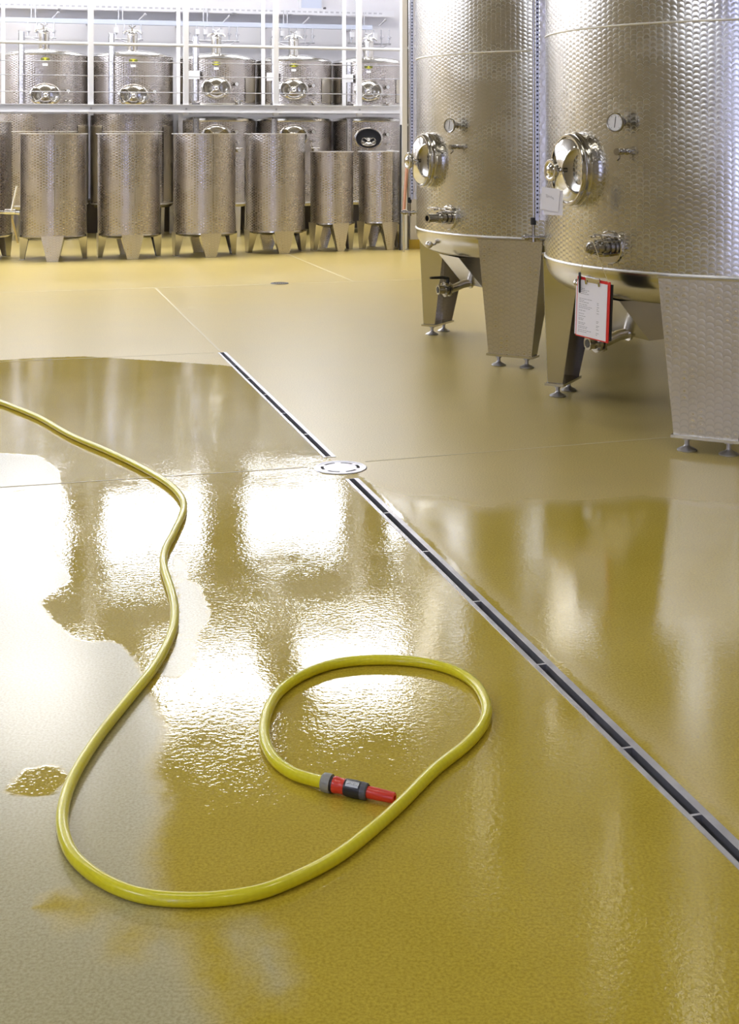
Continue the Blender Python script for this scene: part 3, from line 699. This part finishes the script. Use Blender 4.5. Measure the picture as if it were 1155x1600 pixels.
g.cyl(a, b, .022, n=14); g.cyl(at_y(8, 331, 15.7) - o, at_y(24, 331.5, 15.71) - o, .035, n=14); op = g.build('outlet_pipe', M_POL, v0)
g = MB().cyl(at_y(18, 329, 15.68) - o, at_y(26.5, 291, 15.66) - o, .013, n=12); g.build('white_lever', M_WHITE, op)
f0 = floor_pt(28, 380); t0 = at_y(13, 318, 18.15)
st = tag(MB().cyl(f0, t0, .014, n=10).build('wooden_stick', M_WOOD), 'pale wooden stick leaning in the gap behind the leftmost vats', 'stick')

# ---------------------------------------------------------------- back row tanks
def back_tank(c, Rb, z0, z1, face, label, legs, gauge=(2.0, 2.9), mz=None, emblem=True, neck=True, sign=False, open_lid=False, single=False, group='steel tanks in the back row'):
    r = empty('back_tank', (c[0], c[1], 0), 0, label=label, cat='tank', group=group)
    MB().lathe([(Rb, z0 + .03), (Rb, z1 - .02)], 72).build('shell', M_STAMP, r)
    MB().lathe([(Rb, z1 - .022), (Rb + .004, z1 - .01), (Rb - .03, z1 + .022), (Rb * .6, z1 + (.075 if neck else .05)), (.12, z1 + (.10 if neck else .06)), (0, z1 + (.10 if neck else .06))], 64).build('domed_top', M_SATIN, r)
    MB().lathe([(Rb, z0 + .035), (Rb + .004, z0 + .02), (Rb - .03, z0 - .02), (0, z0 - .06)], 64).build('bottom', M_SATIN, r)
    for da in (-62, 62):                       # cooling jackets at the sides
        MB().lathe([(Rb, z0 + .06), (Rb + .008, z0 + .07), (Rb + .008, z0 + .07 + (z1 - z0) * .50), (Rb, z0 + .08 + (z1 - z0) * .50)], 12, None, 1, 1, math.radians(face + da - 16), math.radians(face + da + 16)).build('cooling_jacket', M_STAMP_LEG, r)
    MB().tube([pol(Rb + .001, a * 5, z0 + .035) for a in range(72)], .005, 6, True).build('weld_ring', M_WELD, r)
    if single: MB().tube([pol(Rb + .001, a * 5, 1.53) for a in range(72)], .006, 6, True).build('weld_ring', M_WELD, r)
    if neck:
        g = MB(TR(0, 0, 0) @ TR(pol(Rb * .35, face, 0))).lathe([(.075, z1 + .04), (.078, z1 + .30), (.082, z1 + .305), (.082, z1 + .32), (.05, z1 + .35), (0, z1 + .36)], 24); nk = g.build('neck', M_POL, r)
        g = MB(TR(pol(Rb * .35, face, z1 + .36))); g.cyl((0, 0, 0), (0, 0, .05), .018, n=10); g.tube([(-.13, 0, -.03), (-.10, 0, .0), (0, 0, .02), (.10, 0, .0), (.13, 0, -.03)], .010, 8); g.tube([(-.05, 0, .08), (0, 0, .05), (.05, 0, .08)], .006, 6)
        g.build('vent_clamp', M_POL, nk)
    if mz is not None:
        manway(r, out_frame(Rb, face, mz), .195, .150, .075, open_lid=open_lid, knob=.045, sc=.9)
        thermometer(r, out_frame(Rb, face + 27, mz + .06), .032, .05)
        g = MB(out_frame(Rb, face + 27, mz - .08)); g.stack((0, 0, 0), (0, 0, .1), [(0, .012), (.04, .012), (.042, .018), (.06, .018)], 10); g.cyl((-.04, 0, .05), (.05, 0, .05), .006, n=8); g.build('sample_tap', M_FIT, r)
        g = MB(out_frame(Rb, face + 30, mz - .21)); g.stack((0, 0, 0), (0, 0, .12), [(0, .03), (.02, .03), (.022, .02), (.06, .02), (.062, .03), (.085, .03)], 12); g.cyl((-.07, .03, .06), (.07, .03, .06), .010, n=8); g.cyl((-.05, .02, .06), (-.06, .07, .06), .008, n=8); g.build('valve', M_POL, r)
    if gauge:
        F = out_frame(Rb, face - 29, 0); g0, g1 = gauge
        MB(F).box((-.028, g0, -.02), (.028, g1, .035)).build('gauge_channel', M_GALV, r)
        m_ = MB(F); z = g0 + .03
        while z < g1 - .02: m_.box((.012, z, .034), (.020, z + .018, .037)); z += .05
        m_ = m_.build('gauge_holes', M_DARKSTEEL, r); m_['kind'] = 'stuff'
        MB(F).cyl((-.045, g0 - .03, .02), (-.045, g1 + .02, .02), .008, n=8).build('sight_tube', M_SATIN, r)
        MB(F).box((-.06, g0 - .055, -.01), (.05, g0 - .035, .03)).build('gauge_foot', M_DARKSTEEL, r)
        if sign: MB(F).box((-.11, mz + .13, .045), (.08, mz + .25, .050)).build('sign_plate', M_WHITE, r)
    if emblem:
        F = out_frame(Rb + .001, face, z1 - .085)
        e_ = MB(F).lathe([(0, .004), (.062, .004), (.064, .0)], 24, None, 1, .42).build('emblem', M_YEL, r)
        g = MB(F)
        for s_ in (-1, 1): g.prism([(s_*.012, -.006), (s_*.055, -.022), (s_*.062, 0), (s_*.055, .022), (s_*.012, .010)], .004, .006)
        g.build('emblem_wings', M_OLIVE, e_)
        MB(F).box((-.035, -.09, 0), (.035, -.055, .003)).build('nameplate', M_WHITE, r)
    if legs == 'floor':
        for k in range(4):
            F = out_frame(Rb - .06, face + 35 + 90 * k, 0); MB(F).prism([(-.05, z0 + .02), (.05, z0 + .02), (.035, 0), (-.035, 0)], -.03, .03).build('leg', M_SATIN, r)
    else:
        for k in range(4):
            F = out_frame(Rb - .03, face + 45 + 90 * k, 0); MB(F).box((-.05, legs, -.03), (.05, z0 + .03, .0)).build('leg', M_SATIN, r)
    return r
VB = 19.85
bt = [(68, 1), (206, 1), (338, 2), (459, 2), (576, 2)]
pos = []
for px, k in bt:
    p = at_v(px, 209, VB); pos.append((p.x, p.y))
RB = [.628, .596, .582, .572, .570]
names = ['leftmost', 'second from left', 'middle', 'fourth from left', 'rightmost']
for i, (px, k) in enumerate(bt):
    c = pos[i]; face = math.degrees(math.atan2(-c[1], -c[0])) + (2 if i < 2 else 0)
    if k == 1:
        back_tank(c, RB[i], .46, 2.62, face, names[i] + ' tall one-piece tank in the back row, passing behind the walkway edge', 'floor', (1.90, 2.92), 2.04, single=True)
    else:
        back_tank(c, RB[i], 1.90, 2.62 - .01 * i, face, names[i] + ' upper tank standing on the walkway deck, behind the railing', 1.84, (1.98, 2.56 if i > 3 else 2.90), 2.16 - .012 * (i - 2), sign=True)
        back_tank(c, RB[i], 0.46, 1.70, face, names[i] + ' lower tank under the walkway deck' + (', its round manway standing open' if i == 4 else ''), 'floor', (.9, 1.72), 1.50 - (.07 if i == 4 else .03), emblem=False, neck=False, open_lid=(i == 4))
# extra fittings of the two one-piece tanks, seen under the walkway edge
# ---------------------------------------------------------------- walkway
VP = 17.55
wk = empty('walkway', P(0, VP, 0), TH, label='raised steel walkway with white posts and railing in front of the back row of tanks', cat='walkway')
def wp(u, dv, z): return (u, dv, z)
UL, UR = -4.9, 5.48
zb = 1.825
b = MB(); b.box((UL, -.03, zb - .045), (UR, .03, zb + .05)); b.box((UL, -.05, zb + .045), (UR, .03, zb + .055)); b.box((UL, -.05, zb - .05), (UR, .03, zb - .043)); b.build('edge_beam', M_WHITE, wk)
dk = MB()
k = UL
while k < UR: dk.box((k, .03, zb + .0), (k + .006, 1.55, zb + .03)); k += .06
dk = dk.build('deck_grating', M_GALV, wk); dk['kind'] = 'stuff'
# deck behind, under the upper tanks, on two cross beams
rk = empty('tank_rack', P(0, VP, 0), TH, label='steel beams under the upper back tanks, behind the walkway edge', cat='rack')
for dv in (1.72, 2.75): MB().box((2.56, dv, 1.80), (6.3, dv + .08, 1.84)).build('cross_beam', M_GALV, rk)
for dv in (1.72, 2.75):
    for u in (2.50, 6.30): MB().box((u, dv, 0), (u + .06, dv + .08, 1.84)).build('rack_post', M_GALV, rk)
posts = [at_v(x, 0, VP) for x in (-6, 142, 290.5, 431, 561)]
for p in posts:
    u, v = UV(p); g = MB().box((u - .033, -.034, zb - .09), (u + .033, .034, ZC - .002)); g.build('post', M_WHITE, wk)
    MB().cyl((u, -.045, zb), (u, -.034, zb), .014, n=8).build('bolt', M_GALV, wk)
rp = [at_v(x, 0, VP + 1.45) for x in (5, 140, 278.5, 411, 537.5)]
for p in rp:
    u, v = UV(p); MB().box((u - .024, 1.42, zb - .05), (u + .024, 1.46, ZC - .002)).build('rear_post', M_WHITE, wk)
MB().box((UL, 1.40, zb - .05), (UR, 1.46, zb + .03)).build('rear_beam', M_GALV, wk)
MB().tube([(UL, 0, 2.665), (UR, 0, 2.645)], .021, 12).build('top_rail', M_WHITE, wk)
for z in (2.425, 2.245, 2.035): MB().tube([(UL, 0, z), (UR, 0, z)], .006, 8).build('guard_wire', M_GALV, wk)
MB().box((UL, -.02, 0), (UL + .08, .06, zb)).build('leg', M_WHITE, wk)
# column, black pole, copper pipe by the pier
c = at_v(631.5, 390, 16.62); cu, cv = UV(c)
co = empty('steel_column', P(cu, cv, 0), TH, label='white steel column beside the pier, right of the small vats', cat='column')
MB().box((-.034, -.03, 0), (.034, -.022, ZC)).build('flange', M_WHITE, co); MB().box((-.034, .07, 0), (.034, .078, ZC)).build('flange', M_WHITE, co)
MB().box((-.006, -.022, 0), (.006, .07, ZC)).build('web', M_WHITE, co); MB().box((-.05, -.045, 0), (.05, .09, .012)).build('base_plate', M_GALV, co)
pp = P(*UV(at_v(637.5, 390, 16.69)), 0)
dp = empty('drain_pipe', pp, TH, label='dark vertical pipe between the white column and the pier', cat='pipe')
MB().cyl((0, 0, .02), (0, 0, ZC - .01), .016, n=12).build('pipe', M_DARKSTEEL, dp)
for z in (.6, 1.6, 2.6): MB().cyl((0, 0, z), (0, 0, z + .03), .021, n=12).build('pipe_clip', M_GALV, dp)
a = floor_pt(625, 391, 0); b = at_y(626.5, 195, a.y + .05)
tag(MB().cyl(a, b, .012, n=10).build('black_pole', M_BLACK), 'thin black pole standing right of the last small vat', 'pole')
a = at_y(631, 331, 17.05); b = at_y(636, 262, 17.1)
cp = empty('copper_tube', (a.x, a.y, 0), 0, label='short reddish copper tube rising against the white column', cat='pipe')
MB().tube([Vector((0, 0, 0)), Vector((0, 0, a.z - .02)), Vector((0, 0, a.z))], .012, 10).build('lower_pipe', M_SATIN, cp)
MB().cyl((0, 0, a.z), b - Vector((a.x, a.y, 0)), .021, n=12).build('copper_sleeve', M_COPPER, cp)

# ---------------------------------------------------------------- wall services
VW = 20.95
def rail_at(u0, u1, v, z): return
tr = empty('cable_tray', P(0, VW, 0), TH, label='white perforated cable tray along the top of the back wall', cat='cable tray')
g = MB().box((-4.9, -.05, 3.43), (6.2, .20, 3.436)); g.box((-4.9, -.055, 3.40), (6.2, -.05, 3.49)); g.build('tray_body', M_TRAY, tr)
g = MB(); u = -2.6
while u < 6.0: g.box((u, -.0575, 3.43), (u + .05, -.0545, 3.455)); u += .09
g = g.build('tray_slots', M_GALV, tr); g['kind'] = 'stuff'
for u in [x * .9 - 4.5 for x in range(12)]: MB().box((u, -.04, 3.40), (u + .03, .245, 3.43)).build('bracket', M_TRAY, tr)
VBm = 20.62
bb = empty('supply_duct', P(0, VBm, 0), TH, label='blue grey pipe duct under the cable tray on the back wall', cat='duct')
MB().box((-4.9, -.04, 3.155), (5.75, .05, 3.225)).build('duct_body', M_BLUE, bb)
for u in [x * 1.38 - 4.2 for x in range(8)]: MB().box((u, .05, 3.17), (u + .04, .58, 3.20)).build('wall_arm', M_GALV, bb)
wx = P(*UV(at_v(486, 0, 21.1)), 0)
eb = empty('wall_box', wx, TH, label='pale blue grey electrical box high on the back wall', cat='box')
MB().box((-.18, -.03, 3.50), (.18, .10, 3.95)).build('casing', M_TRAY, eb); MB().box((-.165, -.036, 3.52), (.165, -.03, 3.93)).build('box_door', M_BLUE, eb)
MB().cyl((.24, .08, 3.53), (.24, .03, 3.53), .02, n=12).build('knob', M_DARKSTEEL, eb)
wheres = ['above the leftmost back tank', 'above the second back tank', 'above the middle back tank', 'above the fourth back tank', 'above the rightmost back tank']
mf = [(62, 4), (198, 4), (330, 7), (455, 6), (575, 6)]
for i, (px, nn) in enumerate(mf):
    pu, pv = UV(at_v(px, 45, VBm)); r = empty('valve_manifold', P(pu, VBm, 0), TH, label='cluster of small cooling valves hanging under the duct ' + wheres[i], cat='valves', group='valve manifolds under the duct')
    sp_ = .125
    for k in range(nn):
        x = (k - (nn - 1) / 2) * sp_ + .02
        motor = k < nn - 2 and (k + i) % 3 != 2
        g = MB(); g.cyl((x, -.06, 3.155), (x, -.06, 2.93), .011, n=8); g.cyl((x, -.06, 3.05), (x, -.06, 3.00), .024, n=10); g.cyl((x, -.06, 3.03), (x, -.12, 3.03), .010, n=8)
        g.cyl((x - .03, -.11, 3.03), (x + .03, -.11, 3.03), .006, n=6)
        vv = g.build('valve', M_GALV, r)
        if motor: MB().box((x - .032, -.15, 3.02), (x + .032, -.09, 3.10)).build('actuator', M_WHITE, vv)
    x0, x1 = -(nn - 1) / 2 * sp_, (nn - 1) / 2 * sp_
    g = MB(); g.tube([(x0 - .03, -.06, 2.93), (x1 + .05, -.06, 2.93)], .016, 8); g.tube([(x0 + .05, -.1, 2.93), (x0 + .2, -.14, 2.87), (x1 - .1, -.14, 2.87), (x1, -.1, 2.93)], .010, 8)
    g.tube([(0, -.1, 2.9), (.05, -.14, 2.86), (.15, -.12, 2.87), (.22, -.08, 2.93)], .008, 8); g.build('hose_loop', M_GALV, r)
    g = MB().cyl((.18, -.02, 3.22), (.26, -.06, 3.30), .014, n=8); g.cyl((.26, -.06, 3.30), (.28, -.07, 3.32), .02, n=8); g.build('shutoff_handle', M_GALV, r)
    for x in (-.12, -.06): MB().cyl((x, .0, 3.22), (x, .0, 3.43), .009, n=8).build('drop_pipe', M_GALV, r)
